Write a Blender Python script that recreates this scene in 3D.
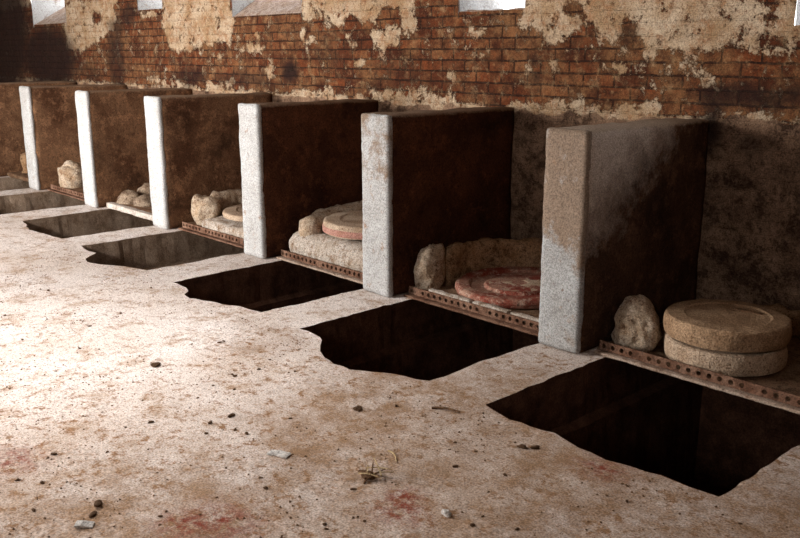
import bpy, bmesh, math, random
from mathutils import Vector, noise
from mathutils.geometry import delaunay_2d_cdt

random.seed(7)
for o in list(bpy.data.objects):
    bpy.data.objects.remove(o)
SC = bpy.context.scene
COL = SC.collection

# ---------------------------------------------------------------- camera
cam = bpy.data.cameras.new('camera')
cam.sensor_width = 36.0
cam.lens = 876.3 / 800 * 36.0
cam.clip_start = 0.05
cam.clip_end = 200
camo = bpy.data.objects.new('camera', cam)
COL.objects.link(camo)
camo.location = (10.3045, -3.5725, 1.5302)
camo.rotation_euler = (math.radians(90 - 13.909), 0, math.radians(47.897))
SC.camera = camo

# ---------------------------------------------------------------- world
w = bpy.data.worlds.new('overcast_sky')
SC.world = w
w.use_nodes = True
bgn = w.node_tree.nodes['Background']
bgn.inputs[0].default_value = (0.93, 0.96, 1.0, 1)
bgn.inputs[1].default_value = 5.0

# ---------------------------------------------------------------- daylight through the openings, plus added fills
def area(name, loc, target, sx, sy, power, color):
    l = bpy.data.lights.new(name, 'AREA')
    l.shape = 'RECTANGLE'
    l.size = sx
    l.size_y = sy
    l.energy = power
    l.color = color
    o = bpy.data.objects.new(name, l)
    COL.objects.link(o)
    o.location = loc
    o.rotation_euler = (Vector(target) - Vector(loc)).to_track_quat('-Z', 'Y').to_euler()
    return o

DAY = (1.0, 0.965, 0.93)
# the wide doorway in the front wall, left of and behind the camera
area('doorway_daylight', (1.6, -6.4, 1.55), (4.2, 0.0, 0.2), 1.9, 2.0, 640, DAY)
# the high window in the front wall opposite the right hand stalls
area('high_window_daylight', (9.2, -6.4, 2.55), (7.2, 1.0, 1.5), 1.6, 0.7, 34, DAY)
# added unseen fill light, narrowed to brighten the far stalls only
far_fill = area('added_far_stall_fill', (6.2, -6.42, 2.3), (0.9, 0.6, 0.2), 0.5, 0.6, 34, DAY)
far_fill.data.spread = math.radians(58)
# added unseen fill light overhead, to brighten the middle of the floor
top_fill = area('added_floor_fill', (5.0, -2.3, 3.12), (6.6, -2.2, 0.0), 1.3, 0.9, 30, DAY)
top_fill.data.spread = math.radians(85)

SC.view_settings.view_transform = 'Standard'
SC.view_settings.look = 'None'
SC.view_settings.exposure = 0.32
SC.view_settings.gamma = 1.0
SC.view_settings.use_curve_mapping = False

PH = 1.156                        # partition height

# ---------------------------------------------------------------- material helper
def N(nt, typ, **kw):
    n = nt.nodes.new(typ)
    for k, v in kw.items():
        setattr(n, k, v)
    return n

class Mat:
    """small wrapper to write node materials tersely"""
    def __init__(self, name, rough=0.9):
        self.m = bpy.data.materials.new(name)
        self.m.use_nodes = True
        self.nt = self.m.node_tree
        self.b = self.nt.nodes['Principled BSDF']
        self.b.inputs['Roughness'].default_value = rough
        self.b.inputs['Specular IOR Level'].default_value = 0.15
        self.co = N(self.nt, 'ShaderNodeTexCoord').outputs['Object']
    def L(self, a, b):
        self.nt.links.new(a, b)
    def mapped(self, scale=(1, 1, 1), loc=(0, 0, 0), rot=(0, 0, 0)):
        n = N(self.nt, 'ShaderNodeMapping')
        n.inputs['Scale'].default_value = scale
        n.inputs['Location'].default_value = loc
        n.inputs['Rotation'].default_value = rot
        self.L(self.co, n.inputs['Vector'])
        return n.outputs[0]
    def noise(self, scale, detail=4, rough=0.6, vec=None, dist=0.0):
        n = N(self.nt, 'ShaderNodeTexNoise')
        n.inputs['Scale'].default_value = scale
        n.inputs['Detail'].default_value = detail
        n.inputs['Roughness'].default_value = rough
        n.inputs['Distortion'].default_value = dist
        self.L(vec or self.co, n.inputs['Vector'])
        return n.outputs['Fac']
    def ramp(self, fac, a, b, va=0.0, vb=1.0):
        n = N(self.nt, 'ShaderNodeMapRange')
        n.clamp = True
        for k, v in zip(('From Min', 'From Max', 'To Min', 'To Max'), (a, b, va, vb)):
            n.inputs[k].default_value = v
        self.L(fac, n.inputs['Value'])
        return n.outputs[0]
    def mix(self, fac, c1, c2, blend='MIX'):
        n = N(self.nt, 'ShaderNodeMix', data_type='RGBA', blend_type=blend)
        for s, v in ((n.inputs[0], fac), (n.inputs[6], c1), (n.inputs[7], c2)):
            if isinstance(v, bpy.types.NodeSocket):
                self.L(v, s)
            elif isinstance(v, (int, float)):
                s.default_value = v
            else:
                s.default_value = (*v, 1)
        return n.outputs[2]
    def math(self, op, a, b=0.0):
        n = N(self.nt, 'ShaderNodeMath', operation=op)
        for s, v in ((n.inputs[0], a), (n.inputs[1], b)):
            if isinstance(v, bpy.types.NodeSocket):
                self.L(v, s)
            else:
                s.default_value = v
        return n.outputs[0]
    def attr(self, name):
        return N(self.nt, 'ShaderNodeAttribute', attribute_name=name).outputs['Fac']
    def color(self, c):
        if isinstance(c, bpy.types.NodeSocket):
            # the fine grit every surface here has
            g = self.ramp(self.noise(130, 2, .6), .36, .64, .62, 1.22)
            gc = N(self.nt, 'ShaderNodeCombineColor')
            for k in range(3):
                self.L(g, gc.inputs[k])
            c = self.mix(1.0, c, gc.outputs[0], 'MULTIPLY')
            self.L(c, self.b.inputs['Base Color'])
        else:
            self.b.inputs['Base Color'].default_value = (*c, 1)
    def bump(self, h, strength=0.5, dist=0.01):
        n = N(self.nt, 'ShaderNodeBump')
        n.inputs['Strength'].default_value = strength
        n.inputs['Distance'].default_value = dist
        self.L(h, n.inputs['Height'])
        self.L(n.outputs[0], self.b.inputs['Normal'])

# floor ------------------------------------------------------------
mf = Mat('dusty_cement_floor', 0.85)
mf.b.inputs['Specular IOR Level'].default_value = 0.2
big = mf.noise(0.9, 5, 0.6)
mid = mf.noise(5.0, 6, 0.7)
speck = mf.noise(20, 5, 0.75)
speck2 = mf.noise(75, 3, 0.7)
c = mf.mix(mf.ramp(big, .35, .65), (.66, .565, .50), (.78, .71, .67))
c = mf.mix(mf.ramp(mid, .50, .66, 0, .8), c, (.42, .29, .195))
fade = mf.ramp(mf.attr('dirt'), 0.0, .45, .45, 1.0)
c = mf.mix(mf.math('MULTIPLY', fade, mf.math('MULTIPLY', mf.ramp(speck, .53, .59), mf.ramp(mid, .42, .58, .1, 1.0))), c, (.24, .115, .05))
c = mf.mix(mf.ramp(speck2, .57, .64, 0, .85), c, (.20, .095, .045))
# swept dirt that thickens towards the near right end of the floor
dirt = mf.attr('dirt')
c = mf.mix(mf.math('MULTIPLY', dirt, mf.ramp(mf.noise(4.5, 8, 0.8), .34, .60, .25, 1)), c, (.29, .175, .10))
red = mf.attr('red')
c = mf.mix(mf.math('MULTIPLY', red, mf.ramp(mf.noise(22, 5, .75), .40, .58)), c, (.20, .035, .014))
mf.color(c)
mf.bump(mf.math('ADD', mf.noise(16, 5, .66), mf.math('MULTIPLY', speck2, .35)), 0.45, 0.010)
M_floor = mf.m

# pit masonry ------------------------------------------------------
def pit_mat(name, a, b):
    mp = Mat(name, .95)
    mp.color(mp.mix(mp.ramp(mp.noise(7, 6, .75), .38, .62), a, b))
    mp.bump(mp.noise(30, 6, .7), .6, .01)
    return mp.m
M_pit = pit_mat('shaded_pit_masonry', (.045, .018, .009), (.11, .050, .028))  # shade of the near pits put into the colour
M_pit_lit = pit_mat('lit_pit_masonry', (.15, .095, .06), (.27, .195, .14))  # same masonry paler, light in the far pits put into the colour

# partition plaster: brown smoked plaster ---------------------------
def smoked(name, a, b, seed, worn=False):  # worn: paint light onto the upper front corner
    m = Mat(name, .92)
    v = m.mapped(loc=(seed * 3.1, seed, seed * 1.7))
    c = m.mix(m.ramp(m.noise(2.2, 6, .65, v), .36, .64), a, b)
    c = m.mix(m.ramp(m.noise(9, 6, .8, v), .50, .66, 0, .6), c, tuple(x * 1.9 for x in b))
    c = m.mix(m.ramp(m.noise(3.1, 5, .7, m.mapped(loc=(seed, 7 + seed, 3))), .54, .68, 0, .75), c, tuple(x * .35 for x in a))
    c = m.mix(m.ramp(m.noise(60, 3, .7, v), .54, .66, 0, .6), c, tuple(x * .4 for x in a))
    if worn:      # light on the upper front corner, painted in as greyer plaster
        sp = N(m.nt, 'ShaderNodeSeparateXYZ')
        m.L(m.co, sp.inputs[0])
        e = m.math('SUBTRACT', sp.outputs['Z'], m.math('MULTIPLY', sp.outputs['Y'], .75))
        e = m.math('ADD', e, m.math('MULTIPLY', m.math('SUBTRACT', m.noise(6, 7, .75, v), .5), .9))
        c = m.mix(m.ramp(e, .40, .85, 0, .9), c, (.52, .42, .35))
    st_ = N(m.nt, 'ShaderNodeSeparateXYZ')      # paler tone along the coping
    m.L(m.co, st_.inputs[0])
    edge = m.math('ADD', st_.outputs['Z'], m.math('MULTIPLY', m.math('SUBTRACT', m.noise(12, 6, .8, v), .5), .05))
    c = m.mix(m.ramp(edge, PH - .022, PH - .006, 0, .8), c, (.42, .33, .25) if worn else (.26, .17, .11))  # paler coping tone; worn marks the partition with the painted corner light
    m.color(c)
    m.bump(m.noise(24, 7, .7, v), .6, .01)
    return m.m

def whitewash(name, stain, seed):
    """white limewash worn to grey and brown render; stain 0..1"""
    m = Mat(name, .85)
    v = m.mapped(loc=(seed * 2.3, seed, seed * 5.1))
    c = m.mix(m.ramp(m.noise(5, 5, .65, v), .35, .65), tuple(x - .14 * stain for x in (.42, .41, .395)), tuple(x - .13 * stain for x in (.50, .50, .495)))
    t = .68 - .10 * stain
    sp = N(m.nt, 'ShaderNodeSeparateXYZ')
    m.L(m.co, sp.inputs[0])
    upper = m.math('MULTIPLY', m.ramp(sp.outputs['Z'], .30, .85), .06 + .26 * stain)
    c = m.mix(m.ramp(m.math('ADD', m.noise(3.4, 6, .68, v), upper), t, t + .1, 0, .9), c, (.22, .15, .10))
    c = m.mix(m.ramp(m.noise(14, 6, .75, v), .60, .70, 0, .8), c, (.30, .19, .12))
    c = m.mix(m.ramp(m.noise(45, 4, .75, v), .58, .68, 0, .8), c, (.16, .09, .055))
    m.color(c)
    m.bump(m.noise(22, 7, .72, v), .6, .012)
    return m.m

# brick wall with broken plaster ------------------------------------
mb = Mat('rust_brick_with_broken_plaster', .93)
sx = N(mb.nt, 'ShaderNodeSeparateXYZ')
mb.L(mb.co, sx.inputs[0])
cx = N(mb.nt, 'ShaderNodeCombineXYZ')
wob = mb.math('MULTIPLY', mb.math('SUBTRACT', mb.noise(7, 3, .6), .5), .022)
mb.L(mb.math('ADD', sx.outputs['X'], wob), cx.inputs['X'])
mb.L(mb.math('ADD', sx.outputs['Z'], wob), cx.inputs['Y'])
bk = N(mb.nt, 'ShaderNodeTexBrick', offset=.5)
mb.L(cx.outputs[0], bk.inputs['Vector'])
for k, v in (('Scale', 1.0), ('Mortar Size', .0065), ('Mortar Smooth', .25), ('Bias', -.1), ('Brick Width', .235), ('Row Height', .0775)):
    bk.inputs[k].default_value = v
bk.inputs['Color1'].default_value = (.165, .046, .015, 1)
bk.inputs['Color2'].default_value = (.045, .011, .005, 1)
bk.inputs['Mortar'].default_value = (.030, .014, .008, 1)
tan = mb.mix(mb.ramp(mb.noise(3.2, 7, .75), .45, .60, 0, .75), bk.outputs['Color'], (.235, .115, .048))
mort = mb.math('MULTIPLY', mb.ramp(bk.outputs['Fac'], 0, .6), mb.ramp(mb.noise(5.5, 5, .7), .40, .54, .12, 1))
c = mb.mix(mort, tan, (.028, .012, .007))
c = mb.mix(mb.ramp(mb.noise(15, 7, .8), .53, .64, 0, .8), c, (.30, .185, .095))
c = mb.mix(mb.ramp(mb.noise(6, 7, .8), .53, .65, 0, .85), c, (.034, .010, .005))
c = mb.mix(mb.ramp(mb.noise(8.5, 8, .85), .40, .56, .75, 0), c, (.030, .009, .004))
# surviving plaster, the wall's own patchwork
pl = mb.attr('plaster')
plc = mb.mix(mb.ramp(mb.noise(4, 6, .7), .38, .62), (.31, .20, .11), (.47, .365, .255))
plc = mb.mix(mb.ramp(mb.noise(11, 7, .8), .50, .60, 0, .8), plc, (.27, .13, .06))
plc = mb.mix(mb.ramp(mb.noise(34, 4, .75), .57, .66, 0, .75), plc, (.14, .06, .03))
frag = mb.math('ADD', pl, mb.math('MULTIPLY', mb.math('SUBTRACT', mb.ramp(mb.noise(10, 8, .85), .36, .64), .5), 1.55))
plm = mb.ramp(frag, .44, .54)
c = mb.mix(plm, c, plc)
# the rendered dado of the stalls, browned by smoke
dd = mb.ramp(mb.math('ADD', mb.attr('dado'), mb.math('MULTIPLY', mb.math('SUBTRACT', mb.noise(20, 6, .8), .5), 1.2)), .42, .56)
dc = mb.mix(mb.ramp(mb.noise(5, 7, .8), .40, .60), (.085, .046, .028), (.25, .155, .098))
dc = mb.mix(mb.ramp(mb.noise(24, 5, .8), .55, .64, 0, .8), dc, (.035, .018, .012))
c = mb.mix(dd, c, dc)
soot_shade = mb.attr('soot_shade')
c = mb.mix(mb.math('MULTIPLY', soot_shade, .93), c, (.018, .008, .006))
mb.color(c)
hh = mb.math('ADD', mb.math('MULTIPLY', plm, .8), mb.math('SUBTRACT', mb.math('MULTIPLY', mb.noise(30, 6, .7), .6), mb.math('MULTIPLY', mort, .9)))
mb.bump(hh, .9, .014)
M_brick = mb.m

# mud, stone, metal ---------------------------------------------------
def earthy(name, a, b, spot, seed, bs=.8):
    m = Mat(name, .93)
    v = m.mapped(loc=(seed, seed * 2, seed * 3))
    c = m.mix(m.ramp(m.noise(7, 6, .7, v), .36, .62), a, b)
    c = m.mix(m.ramp(m.noise(15, 8, .82, v), .50, .60, 0, .85), c, spot)
    c = m.mix(m.ramp(m.noise(55, 4, .75, v), .56, .64, 0, .8), c, tuple(x * .5 for x in spot))
    m.color(c)
    m.bump(m.noise(20, 9, .78, v), bs, .035)
    return m.m
M_mud = earthy('pale_lime_washed_mud', (.45, .31, .195), (.62, .515, .40), (.19, .09, .042), 1)
M_mudd = earthy('brown_burnt_mud', (.30, .165, .08), (.44, .28, .16), (.10, .045, .02), 2)
M_bed = earthy('crumbly_clay_bed', (.17, .085, .045), (.27, .17, .10), (.06, .027, .014), 3)
M_rub = earthy('grey_brown_rubble', (.22, .145, .09), (.42, .32, .23), (.10, .05, .03), 14, 1.0)
M_lime = earthy('flaking_lime_mortar', (.52, .42, .33), (.72, .64, .56), (.27, .155, .085), 4, 1.0)

def stone(name, a, b, pit, seed):
    m = Mat(name, .9)
    v = m.mapped(loc=(seed, seed * 2, seed * 3))
    c = m.mix(m.ramp(m.noise(6, 6, .65, v), .38, .62), a, b)
    c = m.mix(m.ramp(m.noise(70, 3, .7, v), .54, .66, 0, .8), c, pit)
    m.color(c)
    vo = N(m.nt, 'ShaderNodeTexVoronoi')
    vo.inputs['Scale'].default_value = 85
    m.L(v, vo.inputs['Vector'])
    m.bump(m.math('ADD', m.noise(40, 6, .7, v), m.math('MULTIPLY', vo.outputs['Distance'], .5)), .7, .008)
    return m
M_stone = stone('pecked_tan_stone', (.25, .15, .082), (.38, .25, .15), (.11, .055, .028), 1).m
M_stonel = stone('pecked_pale_stone', (.34, .235, .155), (.50, .385, .28), (.16, .09, .05), 2).m
ms = Mat('red_stained_stone', .88)
c = ms.mix(ms.ramp(ms.noise(6, 6, .7), .38, .58), (.34, .20, .14), (.19, .035, .020))
c = ms.mix(ms.ramp(ms.noise(16, 6, .75), .53, .62, 0, .9), c, (.42, .30, .23))
c = ms.mix(ms.ramp(ms.noise(38, 5, .75), .58, .66, 0, .9), c, (.06, .03, .02))
ms.color(c)
ms.bump(ms.noise(30, 7, .75), .7, .01)
M_stoner = ms.m
M_pink = earthy('faded_pink_limewash', (.42, .20, .155), (.52, .30, .24), (.34, .17, .12), 6, .4)
M_iron = earthy('rusted_iron', (.13, .06, .035), (.26, .15, .10), (.09, .04, .022), 7, .6)
M_ironp = earthy('dusty_pale_iron', (.36, .25, .18), (.48, .37, .29), (.20, .11, .07), 8, .6)
M_wood = earthy('weathered_grey_plank', (.50, .43, .37), (.62, .56, .50), (.26, .17, .12), 9, .5)
M_clod = earthy('dark_dirt', (.13, .065, .032), (.21, .12, .065), (.06, .028, .012), 10)
M_chip = earthy('pale_lime_chip', (.62, .58, .54), (.74, .71, .68), (.45, .36, .3), 11)
M_straw = earthy('dry_straw', (.40, .29, .15), (.52, .40, .24), (.22, .13, .06), 12, .3)
mg = Mat('dark_roof_boards', .9)
mg.color(mg.mix(mg.ramp(mg.noise(8, 5, .6, mg.mapped((1, 8, 1))), .4, .6), (.06, .035, .02), (.12, .075, .045)))
M_roof = mg.m
M_wallb = smoked('dim_brown_plaster', (.10, .055, .03), (.16, .10, .06), 5)
M_reveal = whitewash('whitewashed_window_reveal', .0, 3)
M_sill = earthy('dusty_sloping_sill', (.40, .28, .20), (.52, .42, .36), (.22, .12, .08), 13)

# ---------------------------------------------------------------- geometry helpers
def fbm(p, s, seed=0.0, oct_=3):
    v = Vector((p[0] * s + seed * 7.3, p[1] * s - seed * 3.1, p[2] * s + seed))
    return noise.fractal(v, 1.0, 2.1, oct_)

SMOOTH = {'mud_stump', 'mud_ring', 'broken_ring_end', 'mud_collar', 'plastered_base', 'back_ridge', 'rubble_ridge', 'rubble_heap', 'bed', 'lime_block', 'floor', 'wall_back', 'sill'}
def link_mesh(name, verts, faces, mat, parent=None, smooth=False):
    me = bpy.data.meshes.new(name)
    me.from_pydata([tuple(v) for v in verts], [], faces)
    me.update()
    me.materials.append(mat)
    if smooth or name in SMOOTH:
        me.polygons.foreach_set('use_smooth', [True] * len(me.polygons))
    o = bpy.data.objects.new(name, me)
    COL.objects.link(o)
    if parent:
        o.parent = parent
    return o

def thing(name, label, cat, loc=(0, 0, 0), group=None):
    o = bpy.data.objects.new(name, None)
    COL.objects.link(o)
    o.location = loc
    o.empty_display_size = .1
    return tag(o, label, cat, group)

def tag(o, label, cat, group=None):
    o['label'] = label
    o['category'] = cat
    if group:
        o['group'] = group
    return o

def structure(o):
    o['kind'] = 'structure'
    return o

def rbox(lo, hi, step=.04, r=.015, amp=.006, ns=6.0, seed=0.0, fine=0.0):
    """a box with a gridded surface, rounded edges and noisy faces -> (verts, faces)"""
    lo, hi = Vector(lo), Vector(hi)
    size = hi - lo
    n = [max(2, int(round(s / step))) for s in size]
    index, verts, faces = {}, [], []
    def vid(i, j, k):
        key = (i, j, k)
        if key not in index:
            p = Vector((lo.x + size.x * i / n[0], lo.y + size.y * j / n[1], lo.z + size.z * k / n[2]))
            inner = Vector((min(max(p[a], lo[a] + r), hi[a] - r) for a in range(3)))
            d = p - inner
            if d.length > 1e-9:
                d.normalize()
                p = inner + d * r
            else:
                d = Vector((0, 0, 1))
            p = p + d * (fbm(p, ns, seed) * amp + (fbm(p, ns * 5, seed + 3) * fine if fine else 0))
            index[key] = len(verts)
            verts.append(p)
        return index[key]
    for a in range(3):
        b, c_ = (a + 1) % 3, (a + 2) % 3
        for side in (0, n[a]):
            for i in range(n[b]):
                for j in range(n[c_]):
                    q = []
                    for (di, dj) in ((0, 0), (1, 0), (1, 1), (0, 1)):
                        k = [0, 0, 0]
                        k[a] = side
                        k[b] = i + di
                        k[c_] = j + dj
                        q.append(vid(*k))
                    faces.append(q if side else q[::-1])
    return verts, faces

def lathe(profile, seg=64, amp=0.0, ns=8.0, seed=0.0, wob=0.0):
    """profile: list of (radius, z) from bottom axis to top axis; closed with fans"""
    verts, faces = [], []
    for (rr, zz) in profile:
        for s in range(seg):
            t = 2 * math.pi * s / seg
            k = 1 + wob * fbm((math.cos(t), math.sin(t), 0), 1.6, seed)
            p = Vector((rr * k * math.cos(t), rr * k * math.sin(t), zz))
            if amp:
                f = fbm(p, ns, seed) * amp
                p = p + Vector((math.cos(t), math.sin(t), .7)) * f
            verts.append(p)
    m = len(profile)
    for a in range(m - 1):
        for s in range(seg):
            s2 = (s + 1) % seg
            faces.append([a * seg + s, a * seg + s2, (a + 1) * seg + s2, (a + 1) * seg + s])
    faces.append(list(range(seg))[::-1])
    faces.append([(m - 1) * seg + s for s in range(seg)])
    return verts, faces

def arc_wall(cx_, cy_, r0, r1, h, a0, a1, seg=44, amp=.02, seed=0.0, h_end=None, zb=0.0):
    """a lumpy curved mud wall standing on z = zb; angles in degrees, heights h -> h_end"""
    verts, faces = [], []
    prof = []
    K = 14
    for k in range(K):
        t = k / (K - 1)
        # outline of the cross-section: up the outside, round the top, down the inside
        if t < .36:
            u, zz = 0.0, t / .36 * .8
        elif t > .64:
            u, zz = 1.0, (1 - t) / .36 * .8
        else:
            q = (t - .36) / .28 * math.pi
            u, zz = .5 - .5 * math.cos(q), .8 + .2 * math.sin(q)
        prof.append((u, zz))
    for s in range(seg + 1):
        f = s / seg
        a = math.radians(a0 + (a1 - a0) * f)
        hh_ = h if h_end is None else h + (h_end - h) * f
        end = min(1.0, math.sqrt(max(0.0, min(f, 1 - f) * seg / 3.0)) * .6 + .45)
        for (u, zz) in prof:
            rm = (r0 + r1) / 2
            rr = rm + (r1 - rm) * (1 - 2 * u) * end
            z = zb + hh_ * zz * (.72 + .28 * end)
            p = Vector((cx_ + rr * math.cos(a), cy_ + rr * math.sin(a), z))
            g = fbm(p, 7, seed) * amp + fbm(p, 26, seed + 2) * amp * .4
            p = p + Vector((math.cos(a) * (1 - 2 * u), math.sin(a) * (1 - 2 * u), 1.0 if z > zb + .02 else 0)) * g
            if p.z < zb:
                p.z = zb
            verts.append(p)
    for s in range(seg):
        for k in range(K):
            k2 = (k + 1) % K
            faces.append([s * K + k, s * K + k2, (s + 1) * K + k2, (s + 1) * K + k])
    faces.append(list(range(K))[::-1])
    faces.append([seg * K + k for k in range(K)])
    return verts, faces

def lump(c_, rx, ry, rz, amp=.25, seed=0.0, sub=3, flat=None):
    bm = bmesh.new()
    bmesh.ops.create_icosphere(bm, subdivisions=sub, radius=1)
    vs = []
    for v in bm.verts:
        d = v.co.normalized()
        k = 1 + amp * fbm(d, 1.1, seed) + amp * .22 * fbm(d, 4.0, seed + 5)
        p = Vector((c_[0] + d.x * rx * k, c_[1] + d.y * ry * k, c_[2] + d.z * rz * k))
        if flat is not None and p.z < flat:
            p.z = flat
        vs.append(p)
    fs = [[v.index for v in f.verts] for f in bm.faces]
    bm.free()
    return vs, fs

def join(*parts):
    V, F = [], []
    for v, f in parts:
        o = len(V)
        V += list(v)
        F += [[i + o for i in q] for q in f]
    return V, F

def tube(pts, r0, r1, n=6):
    V, F = [], []
    for i, p in enumerate(pts):
        a = pts[max(0, i - 1)]
        b = pts[min(len(pts) - 1, i + 1)]
        d = (Vector(b) - Vector(a)).normalized()
        u = d.orthogonal().normalized()
        v = d.cross(u)
        r = r0 + (r1 - r0) * i / (len(pts) - 1)
        for k in range(n):
            t = 2 * math.pi * k / n
            V.append(Vector(p) + (u * math.cos(t) + v * math.sin(t)) * r)
    for i in range(len(pts) - 1):
        for k in range(n):
            k2 = (k + 1) % n
            F.append([i * n + k, i * n + k2, (i + 1) * n + k2, (i + 1) * n + k])
    F.append(list(range(n))[::-1])
    F.append([(len(pts) - 1) * n + k for k in range(n)])
    return V, F

# ---------------------------------------------------------------- layout
WALL_Y = 1.176                    # face of the back wall
PW = .26                          # partition thickness
PX = {-2: -3.02, -1: -1.52, 0: -.04, 1: 1.518, 2: 3.015, 3: 4.548, 4: 5.992, 5: 7.467, 6: 8.985}
ROOM = (-5.2, 10.9, -6.6, 3.15)   # x0, x1, front wall y, ceiling z

# pits: hole outlines seen from above, front edge broken away
FRONT = {
    -2: [(.39, -.84), (.9, -.88), (1.47, -.84)],
    -1: [(.39, -.84), (.9, -.88), (1.47, -.84)],
    0: [(.36, -.82), (.7, -.86), (1.0, -.92), (1.53, -.86)],
    1: [(.46, -.80), (.66, -.83), (.90, -.90), (1.17, -.87), (1.49, -.84)],
    2: [(.39, -.84), (.56, -.86), (.72, -.85), (.79, -.93), (.87, -1.0), (.97, -1.03), (1.17, -.97), (1.30, -.87), (1.49, -.82)],
    3: [(.41, -.84), (.60, -.84), (.68, -.87), (.74, -.93), (.84, -.95), (1.0, -.90), (1.2, -.81), (1.42, -.79)],
    4: [(.39, -.80), (.53, -.80), (.64, -.83), (.70, -.88), (.77, -.95), (.87, -.99), (.99, -1.02), (1.11, -1.01), (1.24, -.91), (1.34, -.87), (1.47, -.83)],
    5: [(.385, -.84), (.56, -.88), (.77, -.85), (.93, -.88), (1.06, -.90), (1.27, -.85), (1.39, -.85), (1.505, -.84)],
    6: [(.40, -.84), (.9, -.86), (1.46, -.84)],
}
PIT_BACK = 1.05
def subdivide(poly, step, amp, seed):
    out = []
    for i, a in enumerate(poly):
        b = poly[(i + 1) % len(poly)]
        a, b = Vector((a[0], a[1], 0)), Vector((b[0], b[1], 0))
        n = max(1, int((b - a).length / step))
        for k in range(n):
            p = a.lerp(b, k / n)
            if p.y < .02:
                p = p + Vector((fbm(p, 9, seed), fbm(p, 9, seed + 4), 0)) * amp + Vector((fbm(p, 30, seed), fbm(p, 30, seed + 4), 0)) * amp * .45
            out.append((p.x, p.y))
    return out
HOLES = {}
for i, fr in FRONT.items():
    x0 = PX[i]
    right = fr[-1][0]
    poly = [(x0 + a, b) for a, b in fr] + [(x0 + right, 0.0), (x0 + right - .03, PIT_BACK), (x0 + .36, PIT_BACK), (x0 + .37, 0.0)]
    HOLES[i] = subdivide(poly, .05, .013, i + .5)

def inside(p, poly):
    c_ = False
    x, y = p
    j = len(poly) - 1
    for i in range(len(poly)):
        xi, yi = poly[i]
        xj, yj = poly[j]
        if (yi > y) != (yj > y) and x < (xj - xi) * (y - yi) / (yj - yi) + xi:
            c_ = not c_
        j = i
    return c_

# ---------------------------------------------------------------- floor
def build_floor():
    pts, edges = [], []
    x0, x1, y0, _ = ROOM
    y1 = WALL_Y + .02
    pts += [Vector((x0, y0)), Vector((x1, y0)), Vector((x1, y1)), Vector((x0, y1))]
    edges += [(0, 1), (1, 2), (2, 3), (3, 0)]
    for i, poly in HOLES.items():
        o = len(pts)
        pts += [Vector(p) for p in poly]
        edges += [(o + k, o + (k + 1) % len(poly)) for k in range(len(poly))]
    rnd = random.Random(3)
    def clear(x, y):
        for i, poly in HOLES.items():
            if PX[i] + .2 < x < PX[i] + 1.75 and -1.2 < y < 1.1:
                if inside((x, y), poly):
                    return False
        return True
    def scatter(ax, bx, ay, by, st):
        nx, ny = int((bx - ax) / st), int((by - ay) / st)
        for a in range(nx):
            for b in range(ny):
                x = ax + (a + .5 + rnd.uniform(-.3, .3)) * st
                y = ay + (b + .5 + rnd.uniform(-.3, .3)) * st
                if clear(x, y):
                    pts.append(Vector((x, y)))
    scatter(5.8, 9.6, -3.0, .02, .028)
    scatter(2.8, 5.8, -2.4, .02, .045)
    scatter(-4.9, 2.8, -1.6, .02, .08)
    scatter(-4.9, 10.7, .1, 1.1, .12)
    scatter(-4.9, 2.8, -6.4, -1.6, .3)
    scatter(2.8, 10.7, -6.4, -3.0, .25)
    scatter(2.8, 5.8, -3.0, -2.4, .09)
    scatter(9.6, 10.7, -3.0, .02, .1)
    vs, es, fs, *_r = delaunay_2d_cdt(pts, edges, [], 1, 1e-5)
    vs = [tuple(v) for v in vs]
    keep = []
    for f in fs:
        cx_ = sum(vs[k][0] for k in f) / len(f)
        cy_ = sum(vs[k][1] for k in f) / len(f)
        if clear(cx_, cy_):
            keep.append(list(f))
    V = []
    for (x, y) in vs:
        z = 0.0
        if y < .02:
            k = min(1.0, (.02 - y) / .15)
            z = k * (fbm((x, y, 0), 2.0, 1) * .006 + fbm((x, y, 0), 9, 2) * .0025 + max(0, fbm((x, y, 0), 22, 3)) * .003)
        V.append((x, y, z))
    o = link_mesh('floor', V, keep, M_floor)
    structure(o)
    me = o.data
    reds = [(8.29, -1.75, .10), (7.94, -2.23, .13), (8.57, -.97, .10), (7.86, -2.36, .09), (8.22, -1.66, .07), (7.0, -2.6, .12)]
    dl, rl = [], []
    for (x, y, z) in V:
        d = min(1, max(0, (x - 6.5 - .55 * (y + 1.2)) / 1.9)) * .8
        d += .45 * max(0, 1 - abs(y + .93) / .16) * (1 if x > 6 else .25)
        for (px, py, pr) in ((7.42, -1.12, .35), (7.7, -1.55, .3), (7.75, -2.5, .3), (6.5, -1.2, .2), (7.72, -.55, .3), (8.9, -1.1, .5)):
            q = ((x - px) ** 2 + (y - py) ** 2) / pr ** 2
            d += .7 * math.exp(-q)
        dl.append(min(1.0, d))
        r_ = 0.0
        for (px, py, pr) in reds:
            r_ += math.exp(-((x - px) ** 2 + ((y - py) * 1.3) ** 2) / pr ** 2)
        rl.append(min(1.0, r_))
    for nm, data in (('dirt', dl), ('red', rl)):
        at = me.attributes.new(nm, 'FLOAT', 'POINT')
        at.data.foreach_set('value', data)
    return o
build_floor()

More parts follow.
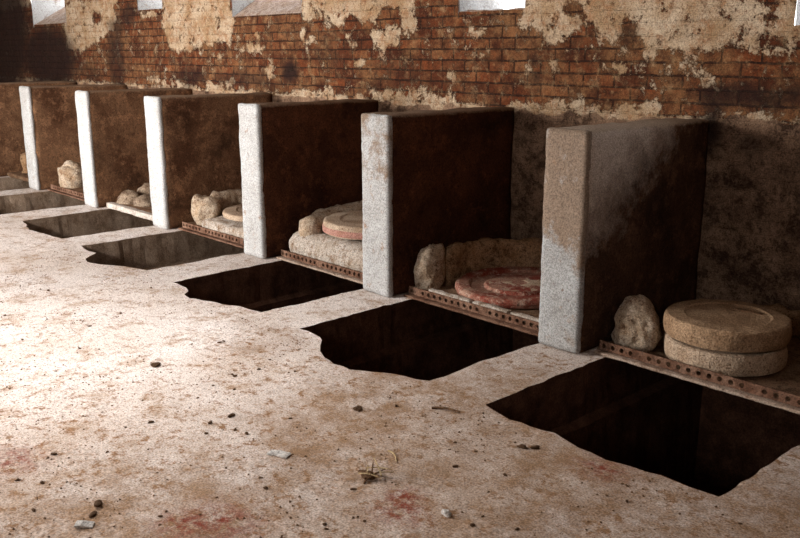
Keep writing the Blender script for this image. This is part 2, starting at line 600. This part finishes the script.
# ---------------------------------------------------------------- firing pits under the floor
for i, poly in HOLES.items():
    V, F = [], []
    levels = [0, -.05, -.15, -.28, -.30, -.5, -.75, -1.0]
    n = len(poly)
    for li, zz in enumerate(levels):
        for (x, y) in poly:
            inset = .05 if zz <= -.295 else 0.0
            cx_ = PX[i] + .93
            sx_ = -1 if x > cx_ else 1
            jig = fbm((x, y, zz), 8, i) * .012 if zz < 0 else 0
            # the courses below about 30 cm step out into the pit on its left side
            V.append((x + (inset if sx_ > 0 and li >= 4 else 0) + jig, y + (jig if y < 0 else 0), zz))
    for li in range(len(levels) - 1):
        for k in range(n):
            k2 = (k + 1) % n
            F.append([li * n + k2, li * n + k, (li + 1) * n + k, (li + 1) * n + k2])
    F.append([(len(levels) - 1) * n + k for k in range(n)])
    o = link_mesh('trim_%d' % (i + 3), V, F, M_pit_lit if i <= 2 else M_pit)
    structure(o)

# ---------------------------------------------------------------- back wall
WIN = [(-5.0, -4.2, 1.90, 2.7), (-2.62, -1.46, 1.90, 2.7), (.62, 1.2, 1.985, 2.7), (2.62, 3.76, 1.865, 2.7), (5.69, 6.31, 1.815, 2.7), (8.15, 9.3, 1.66, 2.7)]
PLASTER = [
    [(-1.42, 2.4), (-1.52, 1.58), (-.95, 1.55), (-.73, 1.61), (-.48, 1.67), (-.12, 1.76), (.06, 1.87), (.12, 2.4)],
    [(1.2, 2.4), (1.18, 1.82), (1.31, 1.6), (1.43, 1.53), (1.74, 1.57), (2.16, 1.6), (2.58, 1.62), (2.6, 1.81), (2.63, 2.4)],
    [(3.77, 2.4), (3.77, 1.80), (3.99, 1.82), (4.16, 1.74), (4.36, 1.76), (4.46, 1.83), (4.71, 1.78), (4.81, 1.87), (5.05, 1.86), (5.09, 1.62), (5.25, 1.72), (5.30, 2.4)],
    [(4.66, 1.66), (4.75, 1.73), (5.05, 1.73), (5.05, 1.58), (4.75, 1.55)],
    [(6.15, 1.70), (6.31, 1.76), (6.31, 2.4), (8.15, 2.4), (8.19, 1.52), (7.97, 1.55), (7.61, 1.55), (7.29, 1.54), (6.93, 1.57), (6.84, 1.7), (6.72, 1.7), (6.63, 1.60), (6.51, 1.62), (6.46, 1.71)],
]
HOLEP = [[(7.07, 1.70), (7.18, 1.71), (7.24, 1.54), (7.09, 1.58)], [(7.90, 1.755), (8.08, 1.72), (8.06, 1.685), (7.90, 1.71)], [(7.85, 1.81), (8.05, 1.80), (8.05, 1.78), (7.85, 1.785)],
         [(6.68, 1.86), (6.74, 1.86), (6.84, 1.72), (6.80, 1.70), (6.66, 1.80)], [(7.97, 1.62), (8.1, 1.60), (8.1, 1.55), (7.97, 1.55)],
         [(.0, 2.1), (.1, 2.1), (.1, 1.98), (-.05, 1.98)], [(-.62, 1.98), (-.4, 2.02), (-.35, 1.9), (-.6, 1.88)]]
CHIPS = [(.88, 1.945, .30, .03), (4.95, 1.215, .30, .035), (5.35, 1.20, .35, .03), (3.75, 1.19, .25, .035), (4.05, 1.185, .2, .02), (2.55, 1.21, .30, .035), (2.2, 1.20, .2, .03), (.95, 1.215, .35, .03), (1.4, 1.2, .2, .02), (6.75, 1.17, .5, .045), (7.25, 1.18, .22, .04),
         (7.25, 1.50, .10, .03), (7.52, 1.50, .10, .03), (7.15, 1.43, .16, .022), (7.55, 1.42, .2, .024), (7.35, 1.35, .08, .02), (7.68, 1.35, .07, .02), (3.88, 1.62, .12, .03), (3.78, 1.68, .05, .05), (5.85, 1.66, .09, .04), (5.78, 1.73, .09, .02), (2.95, 1.56, .3, .03), (2.3, 1.50, .2, .03), (3.25, 1.4, .1, .03), (3.3, 1.33, .1, .02), (4.6, 1.45, .1, .03), (5.6, 1.36, .08, .02), (6.35, 1.45, .06, .05)]
SOOT_SHADE = [(3.56, 1.35, .13, .10, 1.0), (-.05, 1.45, .22, .35, .75), (7.95, 1.29, .35, .06, .85), (7.72, 1.12, .06, .18, 1.0), (-2.2, 1.45, .95, .42, 1.0), (-.02, 1.82, .2, .1, .7), (.35, 1.95, .18, .12, .8), (-3.9, 1.9, 1.1, 1.0, 1.0), (2.7, 1.27, .5, .08, .6), (1.75, 1.28, .3, .09, .7), (7.15, 1.64, .06, .07, .5), (6.42, 1.35, .04, .03, 1.0), (6.40, 1.49, .025, .025, 1.0), (5.0, 1.38, .2, .12, .35), (4.2, 1.52, .25, .12, .25), (-4.4, 1.6, 1.2, 1.0, 1.0), (8.0, 1.02, .1, .05, .6), (-.9, 1.28, .3, .1, .5)]  # soot stains, plus the unlit far left wall and a shadow band painted dark

def build_back_wall():
    x0, x1, _, zc = ROOM
    xs = []
    x = x0
    while x < x1:
        xs.append(x)
        x += .03 if x < 1.2 else (.02 if x < 8.4 else .06)
    xs.append(x1)
    zs = []
    z = 0.0
    while z < zc:
        zs.append(z)
        z += .05 if z < 1.0 else (.018 if z < 2.12 else .07)
    zs.append(zc)
    # keep the openings' edges exact
    for (a, b, c_, d) in WIN:
        for v in (a, b):
            xs[min(range(len(xs)), key=lambda k: abs(xs[k] - v))] = v
    nx, nz = len(xs), len(zs)
    def hole(x, z):
        return any(a < x < b and c_ < z < d for (a, b, c_, d) in WIN)
    V, pls, sts, dados = [], [], [], []
    for z in zs:
        for x in xs:
            p = (x, 0, z)
            wx = x + fbm(p, 9, 3) * .045 + fbm(p, 26, 4) * .02
            wz = z + fbm(p, 9, 5) * .035 + fbm(p, 26, 6) * .016
            m_ = 0.0
            if z > 1.3:
                if any(inside((wx, wz), q) for q in PLASTER):
                    m_ = 1.0
                if m_ and any(inside((x + fbm(p, 20, 4) * .015, z + fbm(p, 20, 8) * .012), q) for q in HOLEP):
                    m_ = 0.0
                if z > 2.15:
                    m_ = 1.0 if fbm(p, 1.5, 9) > -.25 else 0.0
            # rendered dado behind the stalls with a crumbling top edge
            top = 1.165 + fbm(p, 7, 11) * .035 + fbm(p, 30, 12) * .015 + (.035 if x > 7.8 else 0)
            dado = 1.0 if z < top else 0.0
            dados.append(1.0 if z < top - .03 - .02 * fbm(p, 9, 14) else 0.0)
            m_ = max(m_, dado * .9)
            for (px, pz, rx, rz) in CHIPS:
                q = ((wx - px) / rx) ** 2 + ((wz - pz) / rz) ** 2
                if q < 1:
                    m_ = max(m_, .9 if q < .7 else .55)
            if m_ == 0 and z > 1.2:      # scraps of lime left on the bricks
                m_ = max(0, fbm(p, 4.5, 21) * .5 + fbm(p, 14, 22) * .35 - (.08 if z < 1.5 else -.02))
                m_ = min(m_, .5)
            s = 0.0
            for (px, pz, rx, rz, k) in SOOT_SHADE:
                q = ((wx - px) / rx) ** 2 + ((wz - pz) / rz) ** 2
                s = max(s, k * min(1, max(0, 1.6 - q)))
            y = WALL_Y + fbm(p, 3, 31) * .008 + fbm(p, 15, 32) * .003
            V.append((x, y, z))
            pls.append(m_)
            sts.append(min(1, s))
    def blur(a, k):
        for _q in range(k):
            b = a[:]
            for j in range(1, nz - 1):
                for i in range(1, nx - 1):
                    e = j * nx + i
                    b[e] = (2 * a[e] + a[e - 1] + a[e + 1] + a[e - nx] + a[e + nx]) / 6
            a = b
        return a
    pls, sts, dados = blur(pls, 4), blur(sts, 3), blur(dados, 2)
    V = [(x, y - .010 * q, z) for (x, y, z), q in zip(V, pls)]
    F = []
    for j in range(nz - 1):
        for i in range(nx - 1):
            if hole((xs[i] + xs[i + 1]) / 2, (zs[j] + zs[j + 1]) / 2):
                continue
            F.append([j * nx + i, j * nx + i + 1, (j + 1) * nx + i + 1, (j + 1) * nx + i])
    o = structure(link_mesh('wall_back', V, F, M_brick))
    for nm, data in (('plaster', pls), ('soot_shade', sts), ('dado', dados)):
        at = o.data.attributes.new(nm, 'FLOAT', 'POINT')
        at.data.foreach_set('value', data)
build_back_wall()

DEPTH = .48
for k, (a, b, c_, d) in enumerate(WIN):
    y0, y1 = WALL_Y - .006, WALL_Y + DEPTH
    rise = (.16, .27, .02, .30, .02, .05)[k]
    bmv, bmf = [], []
    def quad(p, q, r, s, n=14):
        o = len(bmv)
        for i in range(n + 1):
            for j in range(n + 1):
                u, v = i / n, j / n
                P_ = Vector(p).lerp(Vector(q), u).lerp(Vector(s).lerp(Vector(r), u), v)
                P_ = P_ + Vector((fbm(P_, 6, k), 0, fbm(P_, 6, k + 9))) * .01
                bmv.append(P_)
        for i in range(n):
            for j in range(n):
                bmf.append([o + i * (n + 1) + j, o + (i + 1) * (n + 1) + j, o + (i + 1) * (n + 1) + j + 1, o + i * (n + 1) + j + 1])
    # jambs and head
    quad((a, y0, c_ - .04), (a, y1, c_ - .04), (a, y1, d), (a, y0, d))
    quad((b, y0, c_ - .04), (b, y1, c_ - .04), (b, y1, d), (b, y0, d))
    quad((a, y0, d), (b, y0, d), (b, y1, d), (a, y1, d))
    o = structure(link_mesh('window_%d' % (k + 1), bmv, bmf, M_reveal))
    # sloping sill, a solid wedge in the thickness of the wall
    n = 24
    V, F = [], []
    for i in range(n + 1):
        x = a + (b - a) * i / n
        for j in range(9):
            u = j / 8
            z = c_ + rise * u + fbm((x, u, 0), 8, k + 2) * .012
            V.append((x, y0 + .012 + (y1 - y0 - .012) * u, z))
        V.append((x, y1, c_ - .06))
        V.append((x, y0 + .012, c_ - .06))
    for i in range(n):
        for j in range(11):
            j2 = (j + 1) % 11
            F.append([i * 11 + j, (i + 1) * 11 + j, (i + 1) * 11 + j2, i * 11 + j2])
    F.append(list(range(11))[::-1])
    F.append([n * 11 + j for j in range(11)])
    link_mesh('sill', V, F, M_sill, o)
    if k == 1:      # stub of broken masonry at the outer edge of the far window's sill
        link_mesh('broken_block', *rbox((a + .55, y1 - .14, c_ + rise - .1), (b, y1, c_ + rise + .12), .05, .02, .02, 9, 4), M_brick, o)

# ---------------------------------------------------------------- remaining room shell
def slab(name, lo, hi, mat, holes=()):
    """a wall slab; holes are (x0,x1,z0,z1) in a wall parallel to x"""
    if not holes:
        x0, y0, z0 = lo
        x1, y1, z1 = hi
        V = [(x0, y0, z0), (x1, y0, z0), (x1, y1, z0), (x0, y1, z0), (x0, y0, z1), (x1, y0, z1), (x1, y1, z1), (x0, y1, z1)]
        F = [[3, 2, 1, 0], [4, 5, 6, 7], [0, 1, 5, 4], [1, 2, 6, 5], [2, 3, 7, 6], [3, 0, 4, 7]]
        return structure(link_mesh(name, V, F, mat))
    xs = sorted({lo[0], hi[0]} | {h[0] for h in holes} | {h[1] for h in holes})
    zs = sorted({lo[2], hi[2]} | {h[2] for h in holes} | {h[3] for h in holes})
    parts = []
    for i in range(len(xs) - 1):
        for j in range(len(zs) - 1):
            mx, mz = (xs[i] + xs[i + 1]) / 2, (zs[j] + zs[j + 1]) / 2
            if any(h[0] < mx < h[1] and h[2] < mz < h[3] for h in holes):
                continue
            x0, x1, z0, z1, y0, y1 = xs[i], xs[i + 1], zs[j], zs[j + 1], lo[1], hi[1]
            V = [(x0, y0, z0), (x1, y0, z0), (x1, y1, z0), (x0, y1, z0), (x0, y0, z1), (x1, y0, z1), (x1, y1, z1), (x0, y1, z1)]
            parts.append((V, [[3, 2, 1, 0], [4, 5, 6, 7], [0, 1, 5, 4], [1, 2, 6, 5], [2, 3, 7, 6], [3, 0, 4, 7]]))
    return structure(link_mesh(name, *join(*parts), mat))
x0, x1, yf, zc = ROOM
cparts = []
for (ax, bx, ay, by) in ((x0 - .2, 4.3, yf - .3, WALL_Y + DEPTH), (5.7, x1 + .2, yf - .3, WALL_Y + DEPTH), (4.3, 5.7, yf - .3, -2.8), (4.3, 5.7, -1.8, WALL_Y + DEPTH)):  # gap left for the added floor light
    cparts.append(([(ax, ay, zc), (bx, ay, zc), (bx, by, zc), (ax, by, zc), (ax, ay, zc + .12), (bx, ay, zc + .12), (bx, by, zc + .12), (ax, by, zc + .12)],
                   [[3, 2, 1, 0], [4, 5, 6, 7], [0, 1, 5, 4], [1, 2, 6, 5], [2, 3, 7, 6], [3, 0, 4, 7]]))
structure(link_mesh('ceiling', *join(*cparts), M_roof))
slab('wall_left', (x0 - .25, yf, -.02), (x0, WALL_Y + .3, zc), M_wallb)
slab('wall_right', (x1, yf, -.02), (x1 + .25, WALL_Y + .3, zc), M_wallb)
slab('wall_front', (x0, yf - .3, -.02), (x1, yf, zc), M_wallb, [(.6, 2.6, .1, 2.5), (8.4, 10.0, 2.2, 2.9), (5.8, 6.6, 1.95, 2.65)])  # includes an opening added for the far stall fill

# ---------------------------------------------------------------- partition walls
PLABEL = {
    -1: 'farthest brown partition, cut off by the left edge of the photo',
    0: 'small far partition with a thin white end, first white end from the left',
    1: 'partition with a white end, second white end from the left',
    2: 'partition with a clean white end, third white end from the left',
    3: 'brown partition between the pale slab hearth and the pink banded millstone, white end',
    4: 'brown partition with a grey blotch halfway up its white end, left of the red stained millstone',
    5: 'nearest and largest partition, its end worn grey brown with white patches low down',
}
STAIN = {-1: .3, 0: .1, 1: .05, 2: .0, 3: .12, 4: .40, 5: .9}
for i in range(-1, 6):
    t = thing('partition_wall', PLABEL[i], 'partition', (PX[i], 0, 0), 'partitions between the hearth stalls')
    dark = (.032, .010, .004) if i >= 3 else (.080, .034, .016)  # nearer partitions darker, their shade is put into the plaster colour
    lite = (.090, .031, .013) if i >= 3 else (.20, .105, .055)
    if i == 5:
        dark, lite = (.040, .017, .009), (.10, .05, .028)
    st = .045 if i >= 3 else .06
    v, f = rbox((0, .012, 0), (PW, WALL_Y - .004, PH), st, .022, .010, 5, i + 20, .002)
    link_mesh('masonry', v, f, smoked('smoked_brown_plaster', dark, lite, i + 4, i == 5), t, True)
    v, f = rbox((-.003, -.012, .002), (PW + .003, .035, PH + .004), .026 if i >= 3 else .04, .018, .005, 6, i + 30, .003)
    fo = link_mesh('end_facing', v, f, whitewash('worn_whitewash', STAIN[i], i + 7.7), t, True)
    fo['label'] = 'worn whitewashed end face' if i != 5 else 'grey brown end face with white patches'

# ---------------------------------------------------------------- iron rails at the front of each hearth
def rail_parts(i, t, n_holes=22, pale=False, plank=False):
    L = PX[i + 1] - PX[i] - PW - .02
    if plank:
        v, f = rbox((.02, -.035, 0), (L, .03, .055), .04, .008, .004, 8, i)
        link_mesh('plank', v, f, M_wood, t)
        return
    v, f = rbox((.03, -.045, 0), (L, .0, .016), .04, .005, .003, 9, i)
    link_mesh('lower_bar', v, f, M_ironp if pale else M_iron, t)
    # perforated upright strip: square cells, each with an eight sided hole
    h, th, z0, y0 = .05, .006, .016, -.004
    V, F = [], []
    cell = (L - .05) / n_holes
    for k in range(n_holes):
        cx_ = .04 + cell * (k + .5)
        solid = (k * 7 + i) % 11 == 0
        outer = [(-.5, -.5), (0, -.5), (.5, -.5), (.5, 0), (.5, .5), (0, .5), (-.5, .5), (-.5, 0)]
        for yy_ in (y0, y0 + th):
            o = len(V)
            for (u, q) in outer:
                V.append((cx_ + u * cell, yy_, z0 + h / 2 + q * h))
            for (u, q) in outer:
                d = math.hypot(u, q)
                r = .013 if not solid else .003
                V.append((cx_ + u / d * r, yy_, z0 + h / 2 + q / d * r))
            for a in range(8):
                b = (a + 1) % 8
                qd = [o + a, o + b, o + 8 + b, o + 8 + a]
                F.append(qd if yy_ == y0 else qd[::-1])
        o = len(V) - 32
        for a in range(8):
            b = (a + 1) % 8
            F.append([o + 8 + a, o + 8 + b, o + 24 + b, o + 24 + a])
        F.append([o + 4, o + 5, o + 21, o + 20])
        F.append([o + 5, o + 6, o + 22, o + 21])
    link_mesh('perforated_strip', V, F, M_iron, t)

RAIL_LABEL = {
    0: 'thin rusty rail edging the pale mound hearth between the first and second white ends',
    1: 'bare grey plank spanning the pit below the rubble heap',
    2: 'rusty perforated rail under the pale slab hearth',
    3: 'rusty perforated rail under the hearth with the pink banded millstone',
    4: 'rusty perforated rail in front of the red stained millstone',
    5: 'rusty perforated rail in front of the two stacked millstones',
}
for i in range(0, 6):
    nm = 'plank_beam' if i == 1 else 'perforated_rail'
    t = thing(nm, RAIL_LABEL[i], 'plank' if i == 1 else 'rail', (PX[i] + PW, .135, 0), None if i == 1 else 'rails along the front of the hearths')
    rail_parts(i, t, plank=(i == 1), pale=(i in (3, 5)))

# ---------------------------------------------------------------- hearths
def hearth(i, label, bed_h=.05, name='mud_hearth'):
    t = thing(name, label, 'hearth', (PX[i] + PW, .14, 0), 'hearths in the stalls')
    L = PX[i + 1] - PX[i] - PW
    v, f = rbox((.012, .008, 0), (L - .012, WALL_Y - .16, bed_h), .045, .012, .006, 8, i + 40, .003)
    o = link_mesh('bed', v, f, M_bed, t)
    return t

# right hand stall: a broken mud stump at the left, clay bed
t = hearth(5, 'dark hearth in the nearest stall with a pale broken mud stump at its left', .022)
link_mesh('mud_stump', *lump((.17, .135, .13), .125, .105, .165, .26, 5.2, 4, .02), M_mud, t)
link_mesh('back_ridge', *arc_wall(.62, .50, .42, .53, .13, 5, 175, 40, .02, 4.4, zb=.03), M_mudd, t)

# fifth stall: horseshoe mud ring, pale broken front end
t = hearth(4, 'horseshoe mud hearth curling round the red stained millstone')
link_mesh('mud_ring', *arc_wall(.60, .435, .44, .55, .27, 205, -8, 70, .025, 2.2, zb=.03), M_mudd, t)
link_mesh('broken_ring_end', *lump((.095, .135, .16), .085, .11, .19, .28, 8.2, 4, .02), M_mud, t)
link_mesh('mortar_lip', *join(*[rbox((a, .006, .04), (b, .05, .075), .02, .01, .006, 14, a) for a, b in ((.20, .56), (.58, .86), (.88, 1.15))]), M_lime, t)

# fourth stall: tall limewashed drum carrying the pink banded stone
t = hearth(3, 'bulky whitewashed hearth carrying the pink banded millstone')
link_mesh('plastered_base', *rbox((.06, .012, .03), (1.16, .98, .215), .03, .11, .022, 5, 3, .006), M_lime, t)
link_mesh('mud_collar', *arc_wall(.58, .45, .38, .56, .27, 232, -5, 64, .022, 6.1, .52, zb=.03), M_mud, t)

# third stall: pale mud stump and slab base
t = hearth(2, 'pale mud hearth with a flat slab, behind the third white end')
link_mesh('mud_ring', *arc_wall(.58, .44, .42, .55, .27, 205, 20, 60, .03, 9.4, zb=.03), M_mud, t)
link_mesh('mud_stump', *lump((.20, .15, .15), .14, .13, .17, .25, 9.9, 4, .02), M_mud, t)
link_mesh('lime_block', *rbox((.32, .012, .03), (1.1, .42, .13), .04, .03, .02, 7, 9), M_lime, t)

# second stall: crumbled rubble
t = hearth(1, 'crumbled brown hearth rubble above the bare plank')
link_mesh('rubble_heap', *join(lump((.17, .14, .08), .13, .10, .10, .3, 51, 3, .04), lump((.40, .20, .07), .13, .12, .08, .3, 52, 3, .04), lump((.16, .40, .10), .12, .15, .13, .3, 53, 3, .04)), M_rub, t)
link_mesh('rubble_ridge', *arc_wall(.60, .46, .34, .54, .13, 190, -10, 50, .05, 12.1, zb=.03), M_mudd, t)
# first stall: round pale mound
t = hearth(0, 'round pale mound hearth behind the second white end')
link_mesh('mud_ring', *arc_wall(.60, .46, .32, .55, .27, 245, 0, 60, .03, 15.4, zb=.03), M_mud, t)
link_mesh('mud_stump', *lump((.26, .17, .14), .17, .15, .19, .25, 19.9, 4, .02), M_mud, t)
# the farthest stall
t = hearth(-1, 'broken far hearth with a dark hollow, at the left edge of the photo')
link_mesh('mud_ring', *arc_wall(.60, .46, .38, .55, .26, 220, 0, 50, .04, 18.4, zb=.03), M_mudd, t)

# ---------------------------------------------------------------- millstones
def slot_stone(r, h, seed, slot=False, hollow=False):
    prof = [(.0 + .02, 0), (r * .9, 0), (r * .985, .008), (r, .03), (r * 1.005, h * .5), (r, h - .02), (r * .985, h - .006), (r * .95, h)]
    if hollow:
        prof += [(r * .80, h - .004), (r * .76, h - .022), (r * .55, h - .024), (r * .52, h - .006), (r * .3, h - .004), (.02, h - .006)]
    else:
        prof += [(r * .7, h + .004), (r * .66, h - .002), (r * .4, h - .004), (.02, h - .004)]
    return lathe(prof, 80, .006, 9, seed, .012)

STONES = 'millstones lying on the hearths'
# two stacked stones in the nearest stall
t = thing('millstone', 'lower of the two stacked millstones, with a pale rough rim', 'millstone', (8.29, .452, .029), STONES)
link_mesh('stone_body', *slot_stone(.292, .112, 1.1), M_stonel, t)
t = thing('millstone', 'upper of the two stacked millstones, tan with a slit near its far side', 'millstone', (8.29, .452, .152), STONES)
v, f = slot_stone(.300, .105, 2.2)
link_mesh('stone_body', v, f, M_stone, t)
ss = bpy.data.materials.new('slit_shade')
v, f = rbox((-.07, .0, .094), (.075, .035, .108), .01, .006, .002, 20, 2)
o = link_mesh('slit_strip', v, f, M_clod, t)  # dark strip laid on top, standing in for the shade in the slit
o.location = (.04, .12, 0)
o['label'] = 'dark strip standing in for the shade in the top slit'
bpy.data.materials.remove(ss)

# wide thin red stained stone
t = thing('millstone', 'wide thin millstone stained red, with a raised rim, beside the nearest partition', 'millstone', (6.83, .59, .055), STONES)
link_mesh('stone_body', *slot_stone(.405, .062, 3.3, hollow=True), M_stoner, t)
link_mesh('inner_disc', *lathe([(.02, .03), (.2, .03), (.203, .05), (.19, .056), (.05, .058), (.045, .046), (.02, .045)], 60, .006, 12, 3, .02), M_stonel, t)['label'] = 'paler inner disc'
t.rotation_euler = (math.radians(1.5), 0, 0)

# pink banded stone on the whitewashed drum
t = thing('millstone', 'thick grey millstone with a pink band round its edge, on the whitewashed hearth', 'millstone', (5.41, .60, .230), STONES)
link_mesh('stone_body', *slot_stone(.385, .10, 4.4), M_stonel, t)
link_mesh('painted_band', *lathe([(.384, .016), (.391, .018), (.393, .055), (.386, .062), (.38, .04)], 80), M_pink, t)['label'] = 'faded pink band'

# pale slab on the third hearth
t = thing('millstone', 'pale flat millstone half hidden behind the fourth white end', 'millstone', (3.93, .62, .146), STONES)
link_mesh('stone_body', *slot_stone(.38, .055, 5.5), M_stonel, t)

# ---------------------------------------------------------------- litter on the floor
def fits(x, y, m=.06):
    if y > -.05:
        return False
    for i, poly in HOLES.items():
        for dx, dy in ((0, 0), (m, 0), (-m, 0), (0, m), (0, -m)):
            if inside((x + dx, y + dy), poly):
                return False
    return True
def floor_z(x, y):
    k = min(1.0, (.02 - y) / .15)
    return k * (fbm((x, y, 0), 2.0, 1) * .006 + fbm((x, y, 0), 9, 2) * .0025 + max(0, fbm((x, y, 0), 22, 3)) * .003)

rnd = random.Random(11)
protos = []
for k in range(6):
    v, f = lump((0, 0, .2), .5, .42, .3, .5, 30 + k, 2)
    protos.append(link_mesh('dirt_clod', v, f, M_clod))
def put_clod(x, y, s, first=[0]):
    k = rnd.randrange(6)
    if first[0] < 6:
        o = protos[first[0]]
        first[0] += 1
    else:
        o = protos[k].copy()
        COL.objects.link(o)
    o.location = (x, y, floor_z(x, y))
    o.scale = (s, s * rnd.uniform(.6, 1), s * rnd.uniform(.5, .8))
    o.rotation_euler = (0, 0, rnd.uniform(0, 6.28))
    return tag(o, 'small dark dirt clod lying loose on the pale dusty floor', 'dirt clod', 'dirt clods scattered over the floor')
n = 0
while n < 150:
    x, y = rnd.uniform(4.2, 9.2), rnd.uniform(-2.7, -.9)
    if rnd.random() > (.25 + .75 * max(0, (x - 5) / 4)) or not fits(x, y):
        continue
    put_clod(x, y, rnd.choice((.010, .013, .017, .024)))
    n += 1
for (x, y, s) in ((7.51, -1.30, .045), (8.24, -1.05, .05), (8.28, -1.02, .04), (7.2, -1.75, .04), (6.4, -1.7, .05), (7.55, -2.5, .05), (7.60, -2.54, .04)):
    if fits(x, y):
        put_clod(x, y, s)

V, F = [], []
n = 0
while n < 2600:
    x, y = rnd.uniform(3.2, 9.4), rnd.uniform(-2.8, -.86)
    if fbm((x, y, 0), 1.7, 41) + .35 * fbm((x, y, 0), 6, 42) < rnd.uniform(-.35, .35) or not fits(x, y, .03):
        continue
    sz = rnd.choice((.003, .004, .005, .007))
    zz = floor_z(x, y)
    o_ = len(V)
    a = rnd.uniform(0, 6.28)
    for k in range(5):
        V.append((x + sz * math.cos(a + k * 1.257) * rnd.uniform(.7, 1.5), y + sz * math.sin(a + k * 1.257), zz - .002))
    V.append((x, y, zz + sz * .8))
    F += [[o_ + k, o_ + (k + 1) % 5, o_ + 5] for k in range(5)]
    n += 1
o = link_mesh('floor_crumbs', V, F, M_clod)
tag(o, 'fine dark crumbs of dirt strewn over the pale floor', 'crumbs')
o['kind'] = 'stuff'

# the handful of things on the floor that can be told apart
z = floor_z(8.03, -1.65)
t = thing('twig_heap', 'small heap of dry twigs on the floor at the bottom centre of the photo', 'twigs', (8.03, -1.65, z))
for k in range(9):
    a = rnd.uniform(0, 3.14)
    L = rnd.uniform(.05, .12)
    c_ = Vector((rnd.uniform(-.03, .03), rnd.uniform(-.03, .03), .008 + .003 * k))
    d = Vector((math.cos(a), math.sin(a), rnd.uniform(-.05, .25)))
    pts = [c_ + d * (L * (q - .5)) + Vector((0, 0, .006 * math.sin(q * 3))) for q in (0, .25, .5, .75, 1)]
    for p in pts:
        p.z = max(p.z, .003)
    link_mesh('twig', *tube(pts, .0035, .002), M_straw if k % 3 else M_clod, t)
link_mesh('leaf_scrap', *lump((-.015, -.02, .012), .035, .022, .013, .4, 3), M_clod, t)
def stick(label, x, y, ang, L, r, mat):
    zz = floor_z(x, y) + r
    pts = [(L * (q - .5), .008 * math.sin(q * 4), .004 * math.sin(q * 3)) for q in (0, .2, .4, .6, .8, 1)]
    o = link_mesh('straw_stick', *tube(pts, r, r * .7), mat)
    o.location = (x, y, zz)
    o.rotation_euler = (0, 0, ang)
    return tag(o, label, 'stick')
stick('pale straw lying just behind the small heap of dry twigs', 7.96, -1.49, -.35, .10, .004, M_straw)
stick('dark twig lying on the floor near the corner of the nearest pit', 7.78, -1.02, .5, .13, .006, M_clod)
o = link_mesh('lime_flake', *rbox((-.03, -.018, 0), (.03, .018, .008), .01, .003, .006, 30, 2), M_chip)
o.location = (7.65, -2.59, floor_z(7.65, -2.59) + .002)
o.rotation_euler = (0, .12, .9)
tag(o, 'white flake standing out at the lower left corner of the floor', 'flake')
o = link_mesh('lime_flake', *rbox((-.045, -.022, 0), (.045, .022, .006), .012, .003, .004, 30, 5), M_chip)
o.location = (7.65, -1.81, floor_z(7.65, -1.81) + .001)
o.rotation_euler = (0, 0, .4)
tag(o, 'flat whitish flake on the floor left of the twig heap', 'flake')
o = link_mesh('stone_chip', *lump((0, 0, .008), .02, .014, .012, .4, 44, 2, 0), M_chip)
o.location = (8.41, -1.65, floor_z(8.41, -1.65))
tag(o, 'pale stone chip on the dirt beside the red stain', 'stone chip')
